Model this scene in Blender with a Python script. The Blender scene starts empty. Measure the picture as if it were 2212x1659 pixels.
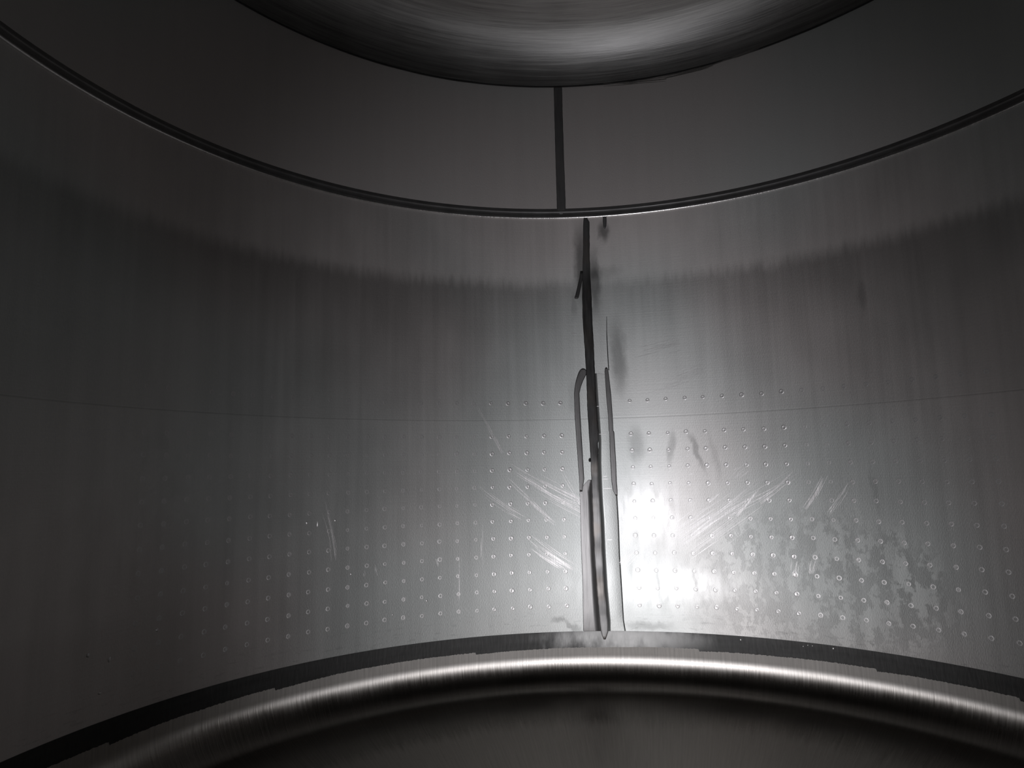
import bpy, bmesh, math, random
from mathutils import Vector, Matrix

# ------------------------------------------------------------------ constants of the place (metres)
IMG_W, IMG_H = 2212.0, 1659.0
FPX = 1457.3                      # focal length in pixels of the 2212 px wide frame
R = 1.0448                        # inner radius of the tank shell
AXIS_Y = 0.9552                   # tank axis is at x = 0, y = AXIS_Y
CAM_Z = 0.75
Z_BOT, Z_LINE, Z_WELD, Z_HEAD = 0.293, 0.896, 1.5264, 1.9402
Z_FILL = 1.30
YAW, PITCH, ROLL = 0.17272, 0.1273, 0.0228
rng = random.Random(7)

# ------------------------------------------------------------------ camera
def cam_axes():
    cy, sy = math.cos(YAW), math.sin(YAW); cp, sp = math.cos(PITCH), math.sin(PITCH); cr, sr = math.cos(ROLL), math.sin(ROLL)
    Rz = Matrix(((cy, -sy, 0), (sy, cy, 0), (0, 0, 1)))
    Rx = Matrix(((1, 0, 0), (0, cp, -sp), (0, sp, cp)))
    Ry = Matrix(((cr, 0, sr), (0, 1, 0), (-sr, 0, cr)))
    return Rz @ Rx @ Ry
CAMM = cam_axes()
CAMPOS = Vector((0, 0, CAM_Z))
scene = bpy.context.scene
col = scene.collection
cam_data = bpy.data.cameras.new('camera')
cam = bpy.data.objects.new('camera', cam_data)
col.objects.link(cam)
right, fwd, up = CAMM.col[0], CAMM.col[1], CAMM.col[2]
m4 = Matrix(((right.x, up.x, -fwd.x, 0), (right.y, up.y, -fwd.y, 0), (right.z, up.z, -fwd.z, CAM_Z), (0, 0, 0, 1)))
cam.matrix_world = m4
cam_data.sensor_width = 36.0
cam_data.lens = 36.0 * FPX / IMG_W
cam_data.clip_start = 0.01
scene.camera = cam

def wall_at(px, py, r=R):
    """angle and height of the point of the shell seen at a pixel of the photograph"""
    d = CAMM @ Vector(((px - IMG_W / 2) / FPX, 1.0, -(py - IMG_H / 2) / FPX))
    a = d.x ** 2 + d.y ** 2; b = -2 * AXIS_Y * d.y; c = AXIS_Y ** 2 - r * r
    t = (-b + math.sqrt(b * b - 4 * a * c)) / (2 * a)
    return math.atan2(d.x * t, d.y * t - AXIS_Y), CAM_Z + d.z * t

def cyl(th, z, r=R):
    return Vector((r * math.sin(th), AXIS_Y + r * math.cos(th), z))

# ------------------------------------------------------------------ world, lamps, exposure
world = bpy.data.worlds.new('world'); scene.world = world
world.use_nodes = True
world.node_tree.nodes['Background'].inputs[0].default_value = (0.6, 0.65, 0.7, 1)
world.node_tree.nodes['Background'].inputs[1].default_value = 0.02

def mirror_pos(px, py, y_target):
    """where a lamp stands whose glint shows at this pixel of the shell"""
    th, z = wall_at(px, py)
    p = cyl(th, z); n = Vector((-math.sin(th), -math.cos(th), 0))
    c = (CAMPOS - p).normalized()
    r_ = 2 * n.dot(c) * n - c
    t = (y_target - p.y) / r_.y
    return p + r_ * t

def lamp(name, loc, target, power, size, radius, blend, color):
    ld = bpy.data.lights.new(name, 'SPOT'); lo = bpy.data.objects.new(name, ld); col.objects.link(lo)
    lo.location = loc
    lo.rotation_euler = (Vector(target) - Vector(loc)).to_track_quat('-Z', 'Y').to_euler()
    ld.energy = power; ld.spot_size = math.radians(size); ld.spot_blend = blend; ld.shadow_soft_size = radius; ld.color = color
    return lo
A = mirror_pos(1395, 1112, 0.06)
B = mirror_pos(1425, 1262, 1.02)
lamp('torch_light', A, cyl(*wall_at(1285, 930)), 30.0, 77, 0.02, 1.0, (0.96, 0.95, 1.0))
lamp('lamp_light', B, cyl(*wall_at(1330, 1130)), 7.0, 158, 0.022, 1.0, (0.985, 0.97, 1.0))

vs = scene.view_settings
vs.view_transform = 'Standard'; vs.look = 'None'; vs.gamma = 1.0; vs.use_curve_mapping = False
vs.exposure = 0.0
scene.cycles.max_bounces = 5; scene.cycles.glossy_bounces = 5; scene.cycles.diffuse_bounces = 3
scene.cycles.sample_clamp_indirect = 4.0
scene.cycles.blur_glossy = 0.5

# ------------------------------------------------------------------ node helpers
class NT:
    def __init__(self, name):
        self.mat = bpy.data.materials.new(name); self.mat.use_nodes = True
        self.t = self.mat.node_tree; self.t.nodes.clear()
        self.out = self.t.nodes.new('ShaderNodeOutputMaterial')
        uv = self.t.nodes.new('ShaderNodeUVMap'); uv.uv_map = 'UVMap'
        sep = self.t.nodes.new('ShaderNodeSeparateXYZ'); self.t.links.new(uv.outputs[0], sep.inputs[0])
        self.u, self.v = sep.outputs[0], sep.outputs[1]
    def put(self, sock, val):
        if hasattr(val, 'is_output'): self.t.links.new(val, sock)
        else: sock.default_value = val
    def math(self, op, a, b=0.0, c=None, clamp=False):
        n = self.t.nodes.new('ShaderNodeMath'); n.operation = op; n.use_clamp = clamp
        self.put(n.inputs[0], a); self.put(n.inputs[1], b)
        if c is not None: self.put(n.inputs[2], c)
        return n.outputs[0]
    def add(self, a, b): return self.math('ADD', a, b)
    def sub(self, a, b): return self.math('SUBTRACT', a, b)
    def mul(self, a, b): return self.math('MULTIPLY', a, b)
    def mad(self, a, b, c): return self.math('MULTIPLY_ADD', a, b, c)
    def step(self, x, lo, hi):
        n = self.t.nodes.new('ShaderNodeMapRange'); n.interpolation_type = 'SMOOTHSTEP'
        self.put(n.inputs['Value'], x); self.put(n.inputs['From Min'], lo); self.put(n.inputs['From Max'], hi)
        return n.outputs['Result']
    def noise(self, su, sv, detail=3.0, seed=0.0, rough=0.55, uv=None):
        u, v = uv or (self.u, self.v)
        cb = self.t.nodes.new('ShaderNodeCombineXYZ')
        self.put(cb.inputs[0], self.mul(u, su)); self.put(cb.inputs[1], self.mul(v, sv)); cb.inputs[2].default_value = seed
        n = self.t.nodes.new('ShaderNodeTexNoise'); n.inputs['Scale'].default_value = 1.0
        n.inputs['Detail'].default_value = detail; n.inputs['Roughness'].default_value = rough
        self.t.links.new(cb.outputs[0], n.inputs['Vector'])
        return n.outputs[0]
    def ell(self, u0, v0, ru, rv, ang=0.0, inner=0.3, uv=None):
        """soft ellipse, 1 inside"""
        u, v = uv or (self.u, self.v)
        du = self.sub(u, u0); dv = self.sub(v, v0)
        ca, sa = math.cos(ang), math.sin(ang)
        a = self.mul(self.mad(du, ca, self.mul(dv, sa)), 1 / ru)
        b = self.mul(self.mad(dv, ca, self.mul(du, -sa)), 1 / rv)
        d = self.math('SQRT', self.add(self.mul(a, a), self.mul(b, b)))
        return self.step(d, 1.0, inner)
    def mixc(self, f, a, b):
        n = self.t.nodes.new('ShaderNodeMix'); n.data_type = 'RGBA'
        self.put(n.inputs[0], f); self.put(n.inputs[6], a); self.put(n.inputs[7], b)
        return n.outputs[2]
    def grey(self, v, tint):
        n = self.t.nodes.new('ShaderNodeVectorMath'); n.operation = 'SCALE'
        self.put(n.inputs[0], tint); self.put(n.inputs['Scale'], v)
        return n.outputs[0]
    def finish(self, color, rough, metal=1.0, aniso=0.0, rot=0.25, bump=None, bump_d=0.0005, spec=0.5, coat=0.0, coat_r=0.1):
        p = self.t.nodes.new('ShaderNodeBsdfPrincipled')
        self.put(p.inputs['Base Color'], color); self.put(p.inputs['Roughness'], rough); self.put(p.inputs['Metallic'], metal)
        p.inputs['Specular IOR Level'].default_value = spec
        if coat: self.put(p.inputs['Coat Weight'], coat); self.put(p.inputs['Coat Roughness'], coat_r)
        if aniso:
            self.put(p.inputs['Anisotropic'], aniso); p.inputs['Anisotropic Rotation'].default_value = rot
            tn = self.t.nodes.new('ShaderNodeTangent'); tn.direction_type = 'UV_MAP'; tn.uv_map = 'UVMap'
            self.t.links.new(tn.outputs[0], p.inputs['Tangent'])
        if bump is not None:
            b = self.t.nodes.new('ShaderNodeBump'); b.inputs['Strength'].default_value = 1.0; b.inputs['Distance'].default_value = bump_d
            self.put(b.inputs['Height'], bump); self.t.links.new(b.outputs[0], p.inputs['Normal'])
        self.t.links.new(p.outputs[0], self.out.inputs[0])
        return self.mat
    def tint(self, s=1.4):
        n = self.step(self.noise(s, s, 1.0, 3.3), 0.35, 0.65)
        return self.mixc(n, (1.05, 0.985, 0.955, 1), (0.965, 1.0, 0.975, 1))

def UV(px, py):
    th, z = wall_at(px, py); return th * R, z
PX = 2.0 / FPX        # metres per pixel on the far wall

def wall_material():
    n = NT('brushed_steel_wall')
    streak = n.noise(55, 1.3, 3.0, 0.0)
    wide = n.noise(14, 0.8, 1.0, 5.0)
    grain = n.noise(420, 160, 1.0, 1.0)
    brush = n.noise(4, 260, 1.0, 2.0)
    cloud = n.noise(5, 4, 2.0, 8.0)
    wob = n.noise(70, 9, 3.0, 4.0)
    # streaky old filling line: paler, duller haze above it
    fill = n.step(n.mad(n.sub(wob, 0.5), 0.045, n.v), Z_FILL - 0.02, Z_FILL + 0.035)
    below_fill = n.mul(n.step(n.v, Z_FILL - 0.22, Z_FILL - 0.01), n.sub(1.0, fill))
    dirt = 0.0; pale = 0.0
    dist = n.sub(n.noise(45, 20, 3.0, 9.0), 0.5)
    du = n.mad(dist, 0.03, n.u); dv = n.mad(dist, 0.03, n.v)
    def stain(px, py, wx, wy, ang, amt, inner=0.2, sharp=False):
        nonlocal dirt
        u0, v0 = UV(px, py)
        e = n.ell(u0, v0, wx * PX, wy * PX, ang, inner, None if sharp else (du, dv))
        dirt = n.mad(e, amt, dirt)
    def bleach(px, py, wx, wy, ang, amt, inner=0.2):
        nonlocal pale
        u0, v0 = UV(px, py)
        pale = n.mad(n.ell(u0, v0, wx * PX, wy * PX, ang, inner, (du, dv)), amt, pale)
    stain(1256, 570, 24, 120, 0.0, 0.62)          # halo beside the weld
    stain(1284, 610, 20, 100, 0.0, 0.55)
    stain(1304, 500, 17, 36, 0.0, 0.60)           # drip under the girth weld
    stain(1300, 590, 60, 22, 0.1, 0.18)
    stain(1335, 770, 26, 110, 0.05, 0.42)
    stain(1375, 960, 26, 55, 0.0, 0.22)
    stain(1450, 965, 10, 50, -0.15, 0.22)
    stain(1505, 975, 11, 62, 0.3, 0.30)
    stain(1545, 985, 12, 70, 0.15, 0.14)
    stain(1240, 860, 18, 60, 0.0, 0.15)
    stain(1205, 1338, 20, 11, 0.1, 0.26)          # smeared finger mark at the foot
    stain(1235, 1352, 34, 9, -0.55, 0.26)
    stain(1862, 640, 12, 45, 0.0, 0.30)
    stain(1400, 1352, 70, 12, 0.0, 0.22)
    stain(1890, 1060, 6, 70, 0.1, 0.16)
    stain(1240, 655, 9, 50, 0.0, 0.25)
    bleach(1665, 575, 26, 20, 0.3, 0.35)
    bleach(1270, 1372, 90, 9, 0.0, 0.5)
    bleach(1345, 660, 40, 60, 0.0, 0.05)
    # crusty bleached patch right of the seam
    mot = n.step(n.mad(n.noise(60, 44, 5.0, 12.0, 0.66), 0.45, n.mul(n.noise(22, 12, 2.0, 14.0, 0.6), 0.55)), 0.475, 0.535)
    u0, v0 = UV(1735, 1265)
    region = n.ell(u0, v0, 300 * PX, 165 * PX, 0.0, 0.55, (n.mad(dist, 0.12, n.u), n.mad(dist, 0.12, n.v)))
    colw = n.step(n.noise(11, 0.6, 2.0, 31.0), 0.42, 0.6)
    mottle = n.mul(region, n.mul(mot, n.mad(colw, 0.5, 0.5)))
    # thin scum just above the floor ring
    scum = n.mul(n.step(n.v, Z_BOT + 0.10, Z_BOT), n.step(n.noise(30, 120, 4.0, 17.0), 0.56, 0.68))
    val = n.mad(n.sub(streak, 0.5), 0.09, 0.50)
    val = n.mad(n.sub(wide, 0.5), 0.10, val)
    val = n.mad(n.sub(grain, 0.5), 0.07, val)
    val = n.mad(n.sub(cloud, 0.5), 0.10, val)
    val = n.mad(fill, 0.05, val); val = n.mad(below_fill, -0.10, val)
    val = n.mad(mottle, 0.26, n.mad(region, -0.10, val)); val = n.mad(pale, 0.2, val)
    val = n.mul(val, n.sub(1.0, n.math('MINIMUM', dirt, 0.75)))
    val = n.mad(scum, -0.08, val)
    joint = n.mul(n.step(n.math('ABSOLUTE', n.sub(n.v, Z_LINE), 0), 0.0018, 0.0004), 0.22)
    val = n.mul(val, n.sub(1.0, joint))
    val = n.mad(n.step(n.v, Z_LINE + 0.001, Z_LINE - 0.001), 0.02, val)
    rough = n.mad(n.sub(streak, 0.5), 0.06, 0.45)
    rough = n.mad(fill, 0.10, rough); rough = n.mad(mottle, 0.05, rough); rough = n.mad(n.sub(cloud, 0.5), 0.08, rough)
    rough = n.math('MAXIMUM', n.mad(dirt, 0.10, rough), 0.12)
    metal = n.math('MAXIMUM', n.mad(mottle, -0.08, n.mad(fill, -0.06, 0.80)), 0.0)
    bump = n.mad(grain, 0.25, n.mul(brush, 0.2))
    coat_r = n.mad(n.sub(streak, 0.5), 0.16, n.mad(n.sub(n.noise(26, 12, 2.0, 51.0), 0.5), 0.22, 0.17))
    coat = n.mul(n.step(n.noise(40, 10, 2.0, 57.0), 0.25, 0.6), 0.7)
    return n.finish(n.grey(val, n.tint()), rough, metal, 0.6, 0.25, bump, 0.0004, coat=coat, coat_r=coat_r)

def upper_material():
    n = NT('dull_steel_upper')
    streak = n.noise(30, 1.0, 3.0, 0.0); grain = n.noise(420, 200, 2.0, 1.0); cloud = n.noise(3, 2, 2.0, 8.0)
    val = n.mad(n.sub(streak, 0.5), 0.05, n.mad(n.sub(grain, 0.5), 0.06, n.mad(n.sub(cloud, 0.5), 0.05, 0.60)))
    return n.finish(n.grey(val, n.tint()), 0.55, 0.60, 0.3, 0.25, grain, 0.0002)

def head_material(name, val0, rough0, su, sv, warm, aniso, amp=0.25, metal=1.0):
    n = NT(name)
    a = n.noise(su, sv, 4.0, 2.0); b = n.noise(su * 3.1, sv * 2.7, 3.0, 6.0); cl = n.noise(6, 6, 3.0, 11.0)
    val = n.mad(n.sub(a, 0.5), amp, n.mad(n.sub(b, 0.5), amp * 0.6, n.mad(n.sub(cl, 0.5), val0 * 0.3, val0)))
    rough = n.mad(n.sub(a, 0.5), 0.14, n.mad(n.sub(cl, 0.5), 0.12, rough0))
    return n.finish(n.grey(val, warm), rough, metal, aniso, 0.25, n.mad(a, 0.6, n.mul(b, 0.3)), 0.0006)

def weld_material(name, val0, rough0, metal=0.9, su=160, sv=14, coat=0.0):
    n = NT(name)
    a = n.noise(su, sv, 3.0, 2.0); cl = n.noise(20, 8, 3.0, 11.0)
    val = n.mad(n.sub(a, 0.5), val0 * 0.5, n.mad(n.sub(cl, 0.5), val0 * 0.7, val0))
    return n.finish(n.grey(val, (1.0, 0.98, 0.97)), n.mad(n.sub(a, 0.5), 0.1, rough0), metal, 0.0, 0.25, a, 0.0003, coat=coat, coat_r=0.14)

M_WALL = wall_material()
def plain_material():
    n = NT('brushed_steel_plain')
    return n.finish(n.grey(n.mad(n.sub(n.noise(30, 1.3, 2.0), 0.5), 0.1, 0.50), (1.0, 0.99, 0.98)), 0.45, 0.80)
M_PLAIN = plain_material()
def far_side_plain(ob, lim=1.75):
    ob.data.materials.append(M_PLAIN)
    for p in ob.data.polygons:
        c = p.center
        if abs(math.atan2(c.x, c.y - AXIS_Y)) > lim: p.material_index = 1
M_UPPER = upper_material()
M_TOPK = head_material('swirled_steel_top', 0.36, 0.40, 3, 110, (1.0, 0.99, 0.97), 0.4, 0.36)
def knuckle_material():
    n = NT('polished_steel_bottom')
    a = n.noise(170, 7, 4.0, 2.0); b = n.noise(520, 18, 3.0, 6.0); cl = n.noise(6, 6, 3.0, 11.0); lo = n.noise(3, 2, 2.0, 15.0)
    hair = n.noise(240, 9, 4.0, 23.0)
    vv = n.mad(n.sub(hair, 0.5), 0.030, n.mad(n.sub(lo, 0.5), 0.05, n.v))
    ground = n.step(vv, 0.050, 0.004)                                   # hand-ground hairline zone under the flange
    wall_refl = n.step(n.mad(n.sub(n.noise(60, 5, 5.0, 33.0), 0.5), 0.09, n.mad(n.sub(lo, 0.5), 0.05, n.v)), 0.20, 0.25)   # pale reflection of the wall painted into the bowl
    val = n.mad(n.sub(a, 0.5), 0.10, n.mad(n.sub(b, 0.5), 0.06, n.mad(n.sub(cl, 0.5), 0.06, 0.24)))
    val = n.mad(ground, n.mad(a, 0.32, 0.18), val); val = n.mad(wall_refl, 0.06, val)
    rough = n.mad(ground, 0.18, n.mad(n.sub(cl, 0.5), 0.10, n.mad(wall_refl, 0.12, 0.25)))
    metal = n.mad(wall_refl, -0.22, 1.0)
    tint = n.mixc(ground, (1.0, 0.92, 0.83, 1), (1.0, 0.96, 0.91, 1))
    return n.finish(n.grey(val, tint), rough, metal, n.mad(ground, 0.45, 0.3), 0.0, n.mad(a, 0.6, n.mul(b, 0.3)), 0.0005)
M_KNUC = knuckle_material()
def flange_material():
    n = NT('unpolished_flange')
    a = n.noise(8, 60, 4.0, 2.0); cl = n.noise(30, 14, 4.0, 5.0); b = n.noise(160, 30, 3.0, 6.0)
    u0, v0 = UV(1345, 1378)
    smear_glint = n.ell(u0, v0, 210 * PX, 40 * PX, 0.0, 0.15, (n.mad(n.sub(cl, 0.5), 0.2, n.u), n.mad(n.sub(cl, 0.5), 0.05, n.v)))   # specular brightening painted over the smeared band below the seam
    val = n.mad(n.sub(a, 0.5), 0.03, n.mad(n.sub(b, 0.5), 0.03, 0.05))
    val = n.mad(smear_glint, n.mad(cl, 0.50, 0.12), val)
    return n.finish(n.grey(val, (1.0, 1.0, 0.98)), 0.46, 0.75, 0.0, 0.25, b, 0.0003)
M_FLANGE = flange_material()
M_WELD = weld_material('dark_ground_weld', 0.08, 0.5, 0.7)
M_WELDUP = weld_material('dull_weld_strip', 0.15, 0.55, 0.6)
def bead_material():
    n = NT('oxidised_weld_bead')
    a = n.noise(160, 14, 3.0, 2.0); cl = n.noise(30, 9, 3.0, 11.0); pt = n.noise(6, 14, 2.0, 21.0)
    v0 = UV(1285, 1015)[1]
    ox = n.step(n.mad(n.sub(cl, 0.5), 0.12, n.v), v0 - 0.07, v0 + 0.05)          # heat oxide left on the upper run of the bead
    patch = n.mul(n.step(pt, 0.40, 0.60), n.sub(1.0, ox))
    val = n.mad(ox, -0.13, n.mad(patch, 0.14, n.mad(n.sub(a, 0.5), 0.10, 0.19)))
    val = n.mad(n.step(n.mad(n.sub(cl, 0.5), 0.1, n.v), UV(1268, 620)[1], UV(1268, 560)[1]), 0.09, val)
    warm = n.mixc(n.step(n.noise(9, 11, 2.0, 40.0), 0.45, 0.6), (1.0, 0.99, 0.98, 1), (1.04, 0.97, 0.91, 1))
    return n.finish(n.grey(n.math('MAXIMUM', val, 0.02), warm), n.mad(ox, 0.02, 0.48), 0.85, 0.0, 0.25, a, 0.0004)
M_BEAD = bead_material()
M_GIRTH = weld_material('girth_weld_steel', 0.24, 0.40, 0.8, 10, 160)
M_STRIP = weld_material('ground_strip_steel', 0.30, 0.42, 0.80)
M_EDGE = weld_material('ground_edge_steel', 0.17, 0.42, 0.85)
M_LIP = weld_material('bright_lip_steel', 0.75, 0.25, 1.0)
M_SCR = weld_material('fresh_scratch_steel', 0.70, 0.45, 0.9, coat=0.6)
M_CRACK = weld_material('black_crevice', 0.02, 0.7, 0.2)
M_SPOT = weld_material('spot_weld_steel', 0.52, 0.38, 0.82, coat=0.4)

# ------------------------------------------------------------------ mesh helpers
def new_obj(name, verts, faces, uvs, mat, parent=None, smooth=True, **props):
    me = bpy.data.meshes.new(name)
    me.from_pydata([tuple(v) for v in verts], [], faces)
    if uvs is not None:
        lay = me.uv_layers.new(name='UVMap')
        vi = [0] * len(me.loops); me.loops.foreach_get('vertex_index', vi)
        flat = [0.0] * (2 * len(vi))
        for i, k in enumerate(vi): flat[2 * i], flat[2 * i + 1] = uvs[k]
        lay.data.foreach_set('uv', flat)
    if smooth: me.polygons.foreach_set('use_smooth', [True] * len(me.polygons))
    me.materials.append(mat); me.update()
    ob = bpy.data.objects.new(name, me); col.objects.link(ob)
    if parent: ob.parent = parent
    for k, v in props.items(): ob[k] = v
    return ob

def structure(name, label, category, loc=(0, 0, 0)):
    e = bpy.data.objects.new(name, None); col.objects.link(e); e.location = loc
    e.empty_display_size = 0.1
    e['kind'] = 'structure'; e['label'] = label; e['category'] = category
    return e

def grid_sheet(ths, rows, thick, keep=lambda th, k: True):
    """sheet of revolution with real thickness: rows = [(radius, z, v)], facing the axis"""
    verts, uvs, faces = [], [], []
    nt, nr = len(ths), len(rows)
    # outward offset along the profile normal
    nrm = []
    for k in range(nr):
        a = rows[max(k - 1, 0)]; b = rows[min(k + 1, nr - 1)]
        dr, dz = b[0] - a[0], b[1] - a[1]; L = math.hypot(dr, dz) or 1
        nrm.append((dz / L, -dr / L))
    for th in ths:
        for (r, z, v) in rows: verts.append(cyl(th, z, r)); uvs.append((th * R, v))
    off = len(verts)
    for th in ths:
        for k, (r, z, v) in enumerate(rows):
            verts.append(cyl(th, z + nrm[k][1] * thick, max(r + nrm[k][0] * thick, 0.0))); uvs.append((th * R, v))
    kept = {(i, k) for i in range(nt - 1) for k in range(nr - 1) if keep((ths[i] + ths[i + 1]) / 2, k)}
    def I(i, k): return i * nr + k
    for (i, k) in kept:
        faces.append((I(i, k), I(i, k + 1), I(i + 1, k + 1), I(i + 1, k)))
        faces.append((off + I(i, k), off + I(i + 1, k), off + I(i + 1, k + 1), off + I(i, k + 1)))
        for (di, dk, a, b) in ((-1, 0, (i, k), (i, k + 1)), (1, 0, (i + 1, k + 1), (i + 1, k)), (0, -1, (i + 1, k), (i, k)), (0, 1, (i, k + 1), (i + 1, k + 1))):
            if (i + di, k + dk) not in kept:
                q = len(verts)
                for idx in (I(*b), I(*a), off + I(*a), off + I(*b)): verts.append(verts[idx]); uvs.append(uvs[idx])
                faces.append((q, q + 1, q + 2, q + 3))
    return verts, faces, uvs

def lin(a, b, n): return [a + (b - a) * i / n for i in range(n + 1)]

# ------------------------------------------------------------------ shell walls
TH_SEAM = wall_at(1283, 900)[0]
TH_SEAM_UP = wall_at(1210, 330)[0]
GAP = 0.0006
def manway(th, z0, z1):
    d = abs((th - math.pi + math.pi) % (2 * math.pi) - math.pi)
    zc = (z0 + z1) / 2
    return ((d * R) / 0.30) ** 2 + ((zc - CAM_Z) / 0.28) ** 2 < 1

wall_lower = structure('wall_lower', 'tall main shell course of brushed steel sheet below the girth weld', 'wall')
zs = [Z_BOT - 0.004] + lin(Z_BOT + 0.02, Z_LINE - 0.02, 18) + [Z_LINE + d for d in (-0.004, -0.0016, 0.0, 0.0016, 0.004)] + lin(Z_LINE + 0.02, Z_WELD - 0.012, 18)
rows = []
for z in zs:
    r = R
    if abs(z - Z_LINE) < 1e-6: r = R + 0.00015      # fine joint line
    rows.append((r, z, z))
keep = lambda th, k: not manway(th % (2 * math.pi), rows[k][1], rows[k + 1][1])
v, f, uv = grid_sheet(lin(TH_SEAM - math.pi, TH_SEAM - GAP, 170), rows, 0.006, keep)
far_side_plain(new_obj('shell_plate', v, f, uv, M_WALL, wall_lower, label='brushed steel plate left of the dark vertical seam'))
v, f, uv = grid_sheet(lin(TH_SEAM + GAP, TH_SEAM + math.pi, 170), rows, 0.006, keep)
far_side_plain(new_obj('shell_plate', v, f, uv, M_WALL, wall_lower, label='brushed steel plate with bleached patch right of the dark seam'))

wall_upper = structure('wall_upper', 'short dull grey shell course between girth weld and roof', 'wall')
rows = [(R, z, z) for z in lin(Z_WELD + 0.012, Z_HEAD, 8)]
v, f, uv = grid_sheet(lin(TH_SEAM_UP - math.pi, TH_SEAM_UP - GAP, 150), rows, 0.006)
new_obj('shell_plate', v, f, uv, M_UPPER, wall_upper, label='dull upper plate left of the short dark seam')
v, f, uv = grid_sheet(lin(TH_SEAM_UP + GAP, TH_SEAM_UP + math.pi, 150), rows, 0.006)
new_obj('shell_plate', v, f, uv, M_UPPER, wall_upper, label='dull upper plate right of the short dark seam')

# ------------------------------------------------------------------ roof: knuckle and dished crown
ceiling = structure('ceiling', 'dished steel tank roof with swirled polished knuckle', 'ceiling')
FULL = lin(-math.pi, math.pi, 300)
KR = 0.17
def knuckle(r0, z0, kr, a1, sgn, n, vstart=0.0):
    """quarter-round from vertical wall turning inwards; sgn +1 up, -1 down"""
    return [(r0 - kr * (1 - math.cos(a)), z0 + sgn * kr * math.sin(a), vstart + kr * a) for a in lin(0, a1, n)]
A1 = math.radians(74)
top_k = knuckle(R - 0.003, Z_HEAD + 0.004, KR, A1, 1, 22)
v, f, uv = grid_sheet(FULL, top_k, 0.006)
new_obj('knuckle', v, f, uv, M_TOPK, ceiling, label='polished knuckle ring of the roof with swirl marks')
r1, z1, s1 = top_k[-1]
def crown(r1, z1, s1, slope, sgn, n):
    out = []
    CRr = r1 / math.sin(slope)
    for i in range(n + 1):
        t = slope * (1 - i / n)
        rr = CRr * math.sin(t)
        out.append((rr, z1 + sgn * CRr * (math.cos(t) - math.cos(slope)), s1 + CRr * (slope - t)))
    return out
v, f, uv = grid_sheet(FULL, crown(r1, z1, s1, math.radians(16), 1, 14), 0.006)
new_obj('crown', v, f, uv, M_TOPK, ceiling, label='shallow domed crown of the roof')

# ------------------------------------------------------------------ floor: flange band, knuckle, dish
floor = structure('floor', 'dished steel tank bottom with bright knuckle and dark bowl', 'floor')
FLZ = 0.056
KB = 0.09
bot_k = knuckle(R, Z_BOT - FLZ - 0.008, KB, math.radians(72), -1, 26)
bot_k = [(R, Z_BOT, -0.064), (R, Z_BOT - FLZ + 0.01, -0.018)] + bot_k
v, f, uv = grid_sheet(FULL, [(r, z, s) for r, z, s in bot_k], -0.006)
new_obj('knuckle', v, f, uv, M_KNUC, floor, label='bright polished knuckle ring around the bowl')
r1, z1, s1 = bot_k[-1]
v, f, uv = grid_sheet(FULL, crown(r1, z1, s1, math.radians(18), -1, 16), -0.006)
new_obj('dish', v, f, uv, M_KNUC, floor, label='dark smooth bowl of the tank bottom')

# ------------------------------------------------------------------ strips ground into or welded onto the shell
def interp(rows, n):
    out = []
    for a, b in zip(rows, rows[1:]):
        m = max(1, int(math.ceil(abs(b[0] - a[0]) / n)))
        for i in range(m): out.append(tuple(a[j] + (b[j] - a[j]) * i / m for j in range(3)))
    out.append(rows[-1]); return out

def strip(name, rows, mat, parent, h, prof, base=0.0, step=8.0, jit=0.0, fade=None, **props):
    """rows of (py, left px, right px); prof = [(t, height share)] across the strip"""
    rows = interp(rows, step); n = len(prof)
    verts, uvs, faces = [], [], []
    for (py, xl, xr) in rows:
        if jit: xl += rng.uniform(-jit, jit); xr += rng.uniform(-jit, jit)
        for (t, q) in prof:
            th, z = wall_at(xl + (xr - xl) * t, py)
            g = 1.0 if not fade else min(1.0, max(0.0, (py - fade[0]) / (fade[1] - fade[0])), max(0.0, (1369 - py) / 40))
            verts.append(cyl(th, z, R - (base + h * q) * g + (0.0004 if g < 0.01 else 0))); uvs.append((th * R, z))
    off = len(verts)
    for (py, xl, xr) in rows:                    # buried back of the strip
        for (t, q) in prof:
            th, z = wall_at(xl + (xr - xl) * t, py)
            verts.append(cyl(th, z, R + 0.003)); uvs.append((th * R, z))
    m = len(rows)
    for i in range(m - 1):
        for k in range(n - 1):
            a = i * n + k
            faces.append((a, a + 1, a + n + 1, a + n)); faces.append((off + a, off + a + n, off + a + n + 1, off + a + 1))
        for k, fl in ((0, False), (n - 1, True)):
            a, b = i * n + k, (i + 1) * n + k
            faces.append((a, b, off + b, off + a) if not fl else (b, a, off + a, off + b))
    for i, fl in ((0, True), (m - 1, False)):
        for k in range(n - 1):
            a, b = i * n + k, i * n + k + 1
            faces.append((a, b, off + b, off + a) if not fl else (b, a, off + a, off + b))
    return new_obj(name, verts, faces, uvs, mat, parent, **props)

DOME = [(0, 0.15), (0.08, 0.5), (0.22, 0.82), (0.4, 1.0), (0.6, 1.0), (0.78, 0.82), (0.92, 0.5), (1, 0.15)]
FLAT = [(0, 0.3), (0.12, 0.9), (0.3, 1.0), (0.7, 1.0), (0.88, 0.9), (1, 0.3)]
LOW = [(0, 0.1), (0.07, 0.7), (0.25, 0.92), (0.5, 1.0), (0.75, 0.92), (0.93, 0.7), (1, 0.1)]
ROOFL = [(0, 0.2), (0.03, 0.45), (0.25, 0.50), (0.6, 0.62), (1, 0.75)]
ROOFR = [(0, 1.0), (0.25, 1.0), (0.45, 0.95), (0.62, 0.82), (0.78, 0.58), (0.92, 0.25), (1, 0.05)]

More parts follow.
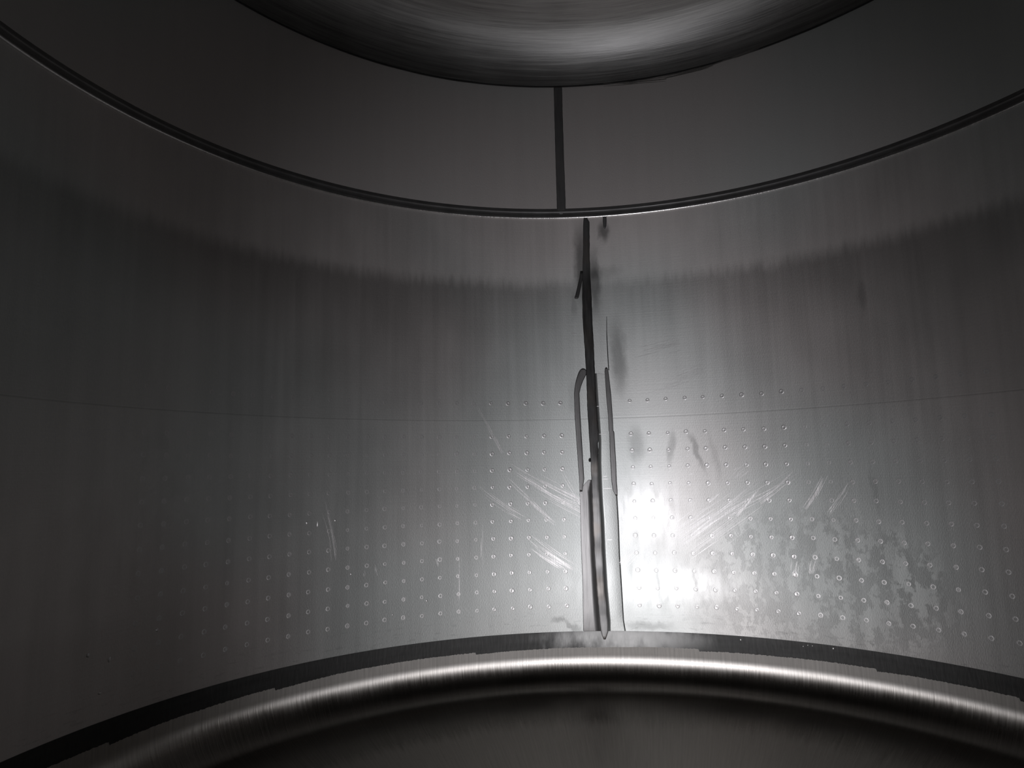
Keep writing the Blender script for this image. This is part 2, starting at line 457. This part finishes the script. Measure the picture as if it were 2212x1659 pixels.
seam = structure('trim_1', 'long dark vertical weld seam with ground strips on the main shell', 'weld seam')
SEAM = [(469, 1262, 1267), (472, 1260.5, 1269), (480, 1260, 1273.5), (560, 1259, 1274), (600, 1258, 1275.5), (645, 1257.5, 1278), (700, 1259, 1280),
        (753, 1263, 1283), (800, 1266, 1285), (845, 1267.5, 1287), (890, 1269, 1290), (920, 1271, 1292), (932, 1272, 1294), (950, 1273, 1294),
        (958, 1274, 1292), (1000, 1276, 1293), (1040, 1277.5, 1293), (1080, 1279, 1296), (1130, 1281, 1299), (1200, 1284, 1302),
        (1270, 1289, 1306), (1310, 1292, 1311), (1350, 1296, 1313.5), (1364, 1298, 1314), (1374, 1301, 1311), (1381, 1304, 1308)]
strip('weld_bead', SEAM, M_BEAD, seam, 0.0009, LOW, 0.0012, jit=0.35, label='dark narrow weld bead running down the seam')
def seam_edge(y, k):
    for a, b in zip(SEAM, SEAM[1:]):
        if a[0] <= y <= b[0]: return a[k] + (b[k] - a[k]) * (y - a[0]) / (b[0] - a[0])
LEFT = [(1030, 1276), (1046, 1262), (1062, 1252), (1130, 1254), (1200, 1256), (1270, 1258.5), (1330, 1259.5), (1370, 1260)]
RIGHT = [(800, 1310), (850, 1316), (900, 1321), (950, 1325), (1000, 1329), (1060, 1333), (1130, 1337), (1200, 1339.5), (1270, 1344), (1340, 1348), (1370, 1353)]
strip('ground_strip', [(y, x, seam_edge(y, 1) + 1) for y, x in LEFT], M_STRIP, seam, 0.0012, ROOFL, 0.0002, fade=(1030, 1090), label='flat grey ground strip left of the bead')
strip('ground_strip', [(y, seam_edge(y, 2) - 1, x) for y, x in RIGHT], M_WALL, seam, 0.0016, ROOFR, 0.0002, fade=(800, 960), label='bright rounded ground strip right of the bead')
strip('grinding_mark', [(796, 1257, 1262), (799, 1253, 1266), (804, 1250, 1269), (812, 1247, 1265), (822, 1244, 1260), (835, 1241.5, 1255), (850, 1240, 1251.5),
      (900, 1241.5, 1254), (950, 1245, 1257), (1000, 1248.5, 1260), (1035, 1251, 1262), (1062, 1252, 1258)], M_EDGE, seam, 0.0005, FLAT, 0.0008, label='dark hooked grinding mark left of the bead')
strip('grinding_mark', [(794, 1308, 1311), (797, 1306.5, 1313), (803, 1306, 1314.5), (850, 1309, 1320), (900, 1313.6, 1323.6), (930, 1315, 1325), (934, 1316, 1327), (1000, 1318.5, 1331),
      (1040, 1321, 1332.5), (1060, 1324, 1334), (1071, 1330, 1334)], M_EDGE, seam, 0.0005, FLAT, 0.0014, label='dark straight grinding mark right of the bead')
strip('grinding_mark', [(586, 1253.5, 1260), (600, 1251.5, 1259), (620, 1247, 1255), (635, 1243.5, 1252), (643, 1241, 1250), (646, 1242.5, 1247)], M_WELD, seam, 0.0010, FLAT, 0.0010, label='short dark finger branching off the bead')
strip('crevice', [(684, 1310, 1310.8), (720, 1310, 1311.6), (760, 1311.6, 1313.4), (800, 1314, 1316)], M_CRACK, seam, 0.0004, FLAT, 0.0003, jit=0.15, label='thin black line beside the bead')
strip('weld_spatter', [(990, 1273, 1275), (992, 1271.5, 1276.5), (996, 1271.5, 1276.5), (998, 1273, 1275)], M_CRACK, seam, 0.003, DOME, 0.002, step=2, label='small dark spatter lump on the bead edge')

seam_up = structure('trim_2', 'short dark vertical seam on the upper course beneath the roof', 'weld seam')
strip('weld_bead', [(188, 1198, 1212), (191, 1196, 1214), (250, 1197.5, 1215.5), (330, 1199.5, 1218), (430, 1202.5, 1221.5), (452, 1203, 1222), (460, 1206, 1219), (463, 1209, 1215)],
      M_WELDUP, seam_up, 0.0016, FLAT, 0.0006, jit=0.2, label='flat dark weld strip')

# ------------------------------------------------------------------ girth weld between the two courses
girth = structure('trim_3', 'dark girth weld ring curving around the shell with bright lower lip', 'weld seam')
def ring(prof, ths, vofs=0.0):
    """prof: [(inward offset, dz)] closed to the shell behind"""
    return [(R - o, Z_WELD + dz, Z_WELD + dz) for o, dz in prof]
FINE = lin(-math.pi, math.pi, 480)
v, f, uv = grid_sheet(FINE, ring([(0.0040, -0.0125), (0.0046, -0.0105), (0.0030, -0.006), (0.0014, 0.000), (0.0026, 0.0045), (0.0034, 0.0065), (0.0024, 0.009), (0.0012, 0.0125), (0.0, 0.0165)], FINE), 0.004)
new_obj('weld_band', v, f, uv, M_GIRTH, girth, label='dark hollow ground band of the girth weld')
v, f, uv = grid_sheet(FINE, ring([(-0.001, -0.0168), (0.0022, -0.0164), (0.0040, -0.0148), (0.0044, -0.0125), (0.0040, -0.0110)], FINE), 0.003)
new_obj('weld_lip', v, f, uv, M_LIP, girth, label='thin bright lip along the lower edge')
strip('weld_spatter', [(464, 1304, 1308), (467, 1302, 1310), (478, 1302, 1310.5), (488, 1303, 1310), (494, 1305, 1308)], M_WELDUP, girth, 0.0025, DOME, 0.001, step=3, label='small dark plug hanging under the ring')

# ------------------------------------------------------------------ crevice where the roof meets the shell
def ragged_ring(name, mat, parent, zfun, r_in, n, thick=0.003, **props):
    ths = lin(-math.pi, math.pi, n); verts, uvs, faces = [], [], []
    for th in ths:
        lo, hi = zfun(th)
        for r, z in ((r_in, lo), (r_in, (lo + hi) / 2), (r_in, hi), (r_in + thick, hi), (r_in + thick, lo)):
            verts.append(cyl(th, z, r)); uvs.append((th * R, z))
    for i in range(n):
        for k in range(5):
            a, b = i * 5 + k, i * 5 + (k + 1) % 5
            faces.append((a, b, b + 5, a + 5))
    return new_obj(name, verts, faces, uvs, mat, parent, smooth=False, **props)
def wob(th, f, ph): return math.sin(th * f + ph) * 0.5 + math.sin(th * f * 2.7 + 1.3 * ph) * 0.3 + math.sin(th * f * 6.1 + 2.1 * ph) * 0.2
ragged_ring('crevice', M_CRACK, ceiling, lambda th: (Z_HEAD - 0.0002 - 0.0012 * wob(th, 9, 1), Z_HEAD + 0.0014 + 0.0026 * abs(wob(th, 7, 4)) ** 1.5), R - 0.0040, 900, 0.006,
            label='thin ragged black line under the roof knuckle')

# ------------------------------------------------------------------ unpolished flange band at the foot of the shell
notches = sorted(wall_at(x, y)[0] for x, y in ((236, 1594), (594, 1480), (1028, 1407), (1510, 1399), (1894, 1439), (2202, 1499))) + [1.7, 2.2, 2.7]
notches = [-2.8, -2.3, -1.9] + notches
def foot(th):
    d = 0.043 + 0.0015 * wob(th, 5, 2)
    prev = max([t for t in notches if t <= th] or [-3.2]); nxt = min([t for t in notches if t > th] or [3.3])
    q = (th - prev) / (nxt - prev)
    d += 0.006 * (1 - q) ** 2 - 0.002
    return (Z_BOT - d + rng.uniform(-0.0009, 0.0009), Z_BOT + 0.0005)
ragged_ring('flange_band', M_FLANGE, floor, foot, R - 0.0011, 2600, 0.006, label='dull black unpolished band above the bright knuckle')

# ------------------------------------------------------------------ spot welds of the dimple jacket
def spot_mesh():
    prof = [(0.0028, 0.0000), (0.0041, 0.0006), (0.0054, 0.0005), (0.0066, -0.0001)]; ns = 10
    verts, uvs, faces = [(0, 0, 0.0002)], [(0, 0)], []
    for r, h in prof:
        for i in range(ns):
            a = 2 * math.pi * i / ns; verts.append((r * math.cos(a), r * math.sin(a), h)); uvs.append((r * math.cos(a), r * math.sin(a)))
    for i in range(ns): faces.append((0, 1 + i, 1 + (i + 1) % ns))
    for k in range(len(prof) - 1):
        for i in range(ns):
            a, b = 1 + k * ns + i, 1 + k * ns + (i + 1) % ns
            faces.append((a, a + ns, b + ns, b))
    return verts, faces, uvs
SV, SF, SU = spot_mesh()
proto = new_obj('spot_weld', SV, SF, SU, M_SPOT, wall_lower)
def spot_frame(u, z):
    th = u / R
    n = Vector((-math.sin(th), -math.cos(th), 0)); x = Vector((math.cos(th), -math.sin(th), 0)); y = Vector((0, 0, 1))
    p = cyl(th, z, R)
    return Matrix(((x.x, -y.x, n.x, p.x), (x.y, -y.y, n.y, p.y), (x.z, -y.z, n.z, p.z), (0, 0, 0, 1)))
spots, rest = [], []
for k in [-5] + list(range(-3, 8)):
    z = 0.7028 - 0.0484 * k
    for side, cols in (('L', 23), ('R', 18)):
        for j in range(cols):
            u = (-0.2032 - 0.0515 * j) if side == 'L' else 0.0521 * j
            u += rng.uniform(-0.0012, 0.0012); zz = z + rng.uniform(-0.001, 0.001)
            if side == 'R' and k >= 4: u += 0.0012 * (k - 4)
            near = (side == 'L' and j <= 12) or (side == 'R' and j <= 10) or (side == 'L' and k == 4 and 18 <= j <= 20) or (side == 'R' and k == 5 and 12 <= j <= 15)
            (spots if near else rest).append((u, zz))
for i, (u, z) in enumerate(spots):
    o = proto if i == 0 else proto.copy()
    if i: col.objects.link(o); o.parent = wall_lower
    o.matrix_world = spot_frame(u, z) @ Matrix.Diagonal((1, 1, 0.5 if -0.42 < u < 0.45 else 0.16, 1)) @ Matrix.Scale(rng.uniform(0.85, 1.1), 4)
verts, faces, uvs = [], [], []
for (u, z) in rest:
    b = len(verts); mt = spot_frame(u, z) @ Matrix.Diagonal((1, 1, 0.2, 1))
    verts += [mt @ Vector(p) for p in SV]; uvs += SU; faces += [tuple(i + b for i in fc) for fc in SF]
new_obj('spot_weld_field', verts, faces, uvs, M_SPOT, wall_lower, kind='stuff', label='faint outlying spot welds on the dim flanks')

# ------------------------------------------------------------------ scratches, specks and a drawn roof highlight
def sliver(verts, uvs, faces, pts, w, rr):
    b = len(verts); n = len(pts)
    for i, (x, y) in enumerate(pts):
        x2, y2 = pts[min(i + 1, n - 1)]; x1, y1 = pts[max(i - 1, 0)]
        dx, dy = x2 - x1, y2 - y1; L = math.hypot(dx, dy) or 1
        q = w * (0.15 + 0.85 * math.sin(math.pi * (i + 0.3) / (n - 0.4)))
        for s_ in (-1, 1):
            th, z = wall_at(x - s_ * dy / L * q / 2, y + s_ * dx / L * q / 2)
            verts.append(cyl(th, z, rr)); uvs.append((th * R, z))
    for i in range(n - 1):
        a = b + 2 * i; faces.append((a, a + 1, a + 3, a + 2))

def bundle(store, p0, p1, spread, count, bend=0.0, w=1.0, frac=(0.25, 0.9), rr=R - 0.0005):
    (x0, y0), (x1, y1) = p0, p1
    dx, dy = x1 - x0, y1 - y0; L = math.hypot(dx, dy); nx, ny = -dy / L, dx / L
    for _ in range(count):
        o = rng.gauss(0, spread / 2); f0 = rng.uniform(0, 1 - frac[0]); f1 = min(1, f0 + rng.uniform(*frac))
        fan = rng.uniform(-0.04, 0.04) * L
        pts = []
        for i in range(7):
            t = f0 + (f1 - f0) * i / 6
            k = o + fan * (t - 0.5) + bend * 4 * t * (1 - t)
            pts.append((x0 + dx * t + nx * k, y0 + dy * t + ny * k))
        sliver(store[0], store[1], store[2], pts, w * rng.uniform(0.45, 1.15), rr)
left = ([], [], []); rightS = ([], [], [])
bundle(left, (1080, 985), (1265, 1085), 10, 12, 3)
bundle(left, (1110, 1020), (1270, 1115), 12, 16, 3)
bundle(left, (1085, 1025), (1190, 1125), 4, 9, 0)
bundle(left, (1135, 1075), (1200, 1132), 6, 9, 0, 1.2)
bundle(left, (1120, 1022), (1255, 1095), 8, 10, 4, 1.2)
bundle(left, (1200, 995), (1270, 1110), 10, 8, 6)
bundle(left, (1030, 1050), (1130, 1120), 10, 10, 4)
bundle(left, (1135, 1150), (1240, 1228), 16, 26, 3, 0.9)
bundle(left, (1130, 1165), (1215, 1225), 10, 10, 3)
bundle(left, (1030, 876), (1084, 980), 2.5, 5, -1)
bundle(left, (1068, 940), (1084, 982), 4, 4, 0)
bundle(left, (690, 1060), (730, 1205), 3, 4, -5, 1.1)
bundle(left, (700, 1110), (722, 1212), 6, 6, -3, 0.9)
bundle(left, (808, 1212), (814, 1245), 2, 2); bundle(left, (783, 1222), (788, 1245), 2, 2)
bundle(left, (935, 1185), (948, 1225), 2, 2); bundle(left, (990, 1195), (993, 1300), 2, 3, 0, 0.8)
bundle(left, (1040, 1090), (1041, 1220), 2, 3, 0, 0.8)
bundle(rightS, (1740, 1015), (1560, 1115), 16, 12, -4, 0.9)
bundle(rightS, (1720, 1020), (1640, 1085), 10, 12, -2, 1.1)
bundle(rightS, (1640, 1045), (1460, 1175), 30, 34, -2, 0.8)
bundle(rightS, (1680, 1040), (1480, 1190), 40, 22, -2, 0.7)
bundle(rightS, (1570, 1090), (1465, 1165), 22, 20, 0, 0.8)
bundle(rightS, (1638, 1055), (1590, 1115), 6, 14, 0, 1.4)
bundle(rightS, (1556, 1062), (1532, 1085), 4, 8, 0, 1.3)
bundle(rightS, (1786, 1020), (1740, 1100), 6, 16, -2, 1.5)
bundle(rightS, (1838, 1035), (1790, 1110), 7, 10, -2, 1.0)
bundle(rightS, (1375, 1185), (1340, 1222), 14, 16, 0, 0.8)
bundle(rightS, (1720, 1210), (1716, 1245), 12, 14, 1, 0.9)
bundle(rightS, (1760, 1205), (1750, 1240), 8, 10, 1, 0.9)
bundle(rightS, (1440, 930), (1470, 922), 5, 6, -1, 0.7); bundle(rightS, (1445, 992), (1500, 980), 3, 4, 0, 0.7)
bundle(rightS, (1450, 1035), (1500, 1025), 3, 4, 0, 0.7); bundle(rightS, (1400, 880), (1430, 874), 2, 3, 0, 0.6)
bundle(rightS, (1620, 1000), (1585, 1030), 10, 12, 0, 0.7)
bundle(rightS, (1370, 770), (1470, 745), 14, 10, 0, 0.7); bundle(rightS, (1390, 840), (1520, 800), 20, 12, 0, 0.6)
ticks = ([], [], [])
for (x0, x1, y) in ((1294, 1311, 938), (1301, 1312, 1029), (1300, 1314, 1035), (1302, 1322, 1055), (1311, 1323, 1166), (1289, 1294, 878)):
    sliver(ticks[0], ticks[1], ticks[2], [(x0 + (x1 - x0) * i / 4, y - i * 0.1) for i in range(5)], 1.6, R - 0.0024)
sliver(left[0], left[1], left[2], [(1234 + 3 * i, 720) for i in range(5)], 1.3, R - 0.0005)
new_obj('scratch_and_glint_marks', left[0], left[2], left[1], M_SCR, wall_lower, smooth=False, kind='stuff', label='fine pale scratches left of the seam')
new_obj('scratch_and_glint_marks', rightS[0], rightS[2], rightS[1], M_SCR, wall_lower, smooth=False, kind='stuff', label='sweeping pale scratches right of the seam')
new_obj('scratch_and_glint_marks', ticks[0], ticks[2], ticks[1], M_SCR, seam, smooth=False, kind='stuff', label='short pale nicks across the ground strip')

roofS = ([], [], [])  # highlight at the roof joint, drawn as bright metal slivers
bundle(roofS, (1290, 184), (1440, 172), 4, 10, 2, 1.6, (0.3, 0.8), R - 0.0046); bundle(roofS, (1400, 177), (1540, 141), 4, 12, 2, 2.0, (0.3, 0.8), R - 0.0046)
bundle(roofS, (1500, 155), (1640, 104), 5, 10, 1, 1.6, (0.3, 0.8), R - 0.0046)
new_obj('scratch_and_glint_marks', roofS[0], roofS[2], roofS[1], M_LIP, ceiling, smooth=False, kind='stuff', label='bright ragged highlight along the roof joint, built as slivers')

def specks(pts, name, parent, mat, label):
    verts, uvs, faces = [], [], []
    for (x, y, w, h) in pts:
        th, z = wall_at(x, y); b = len(verts); c = cyl(th, z, R - 0.0002)
        n = Vector((-math.sin(th), -math.cos(th), 0)); t = Vector((math.cos(th), -math.sin(th), 0)); k = Vector((0, 0, 1))
        verts.append(c + n * 0.002); uvs.append((th * R, z))
        for i in range(7):
            a = 2 * math.pi * i / 7; q = rng.uniform(0.8, 1.15)
            verts.append(c + t * (w / 2 * PX * math.cos(a) * q) + k * (h / 2 * PX * math.sin(a) * q)); uvs.append((th * R, z))
        for i in range(7): faces.append((b, b + 1 + i, b + 1 + (i + 1) % 7))
    new_obj(name, verts, faces, uvs, mat, parent, kind='stuff', label=label)
specks([(190, 1416, 5, 6), (236, 1425, 5, 8), (339, 1361, 5, 6), (663, 1129, 4, 6), (724, 1124, 4, 5), (758, 1240, 4, 5), (922, 1298, 5, 5), (1600, 1382, 4, 5),
        (215, 1498, 6, 3), (686, 1132, 3, 12), (848, 1328, 4, 4), (1735, 1396, 3, 3), (1745, 1394, 3, 3), (1755, 1395, 3, 3), (1800, 1401, 5, 5)],
       'residue_specks', wall_lower, M_SCR, 'few tiny pale residue specks near the foot')
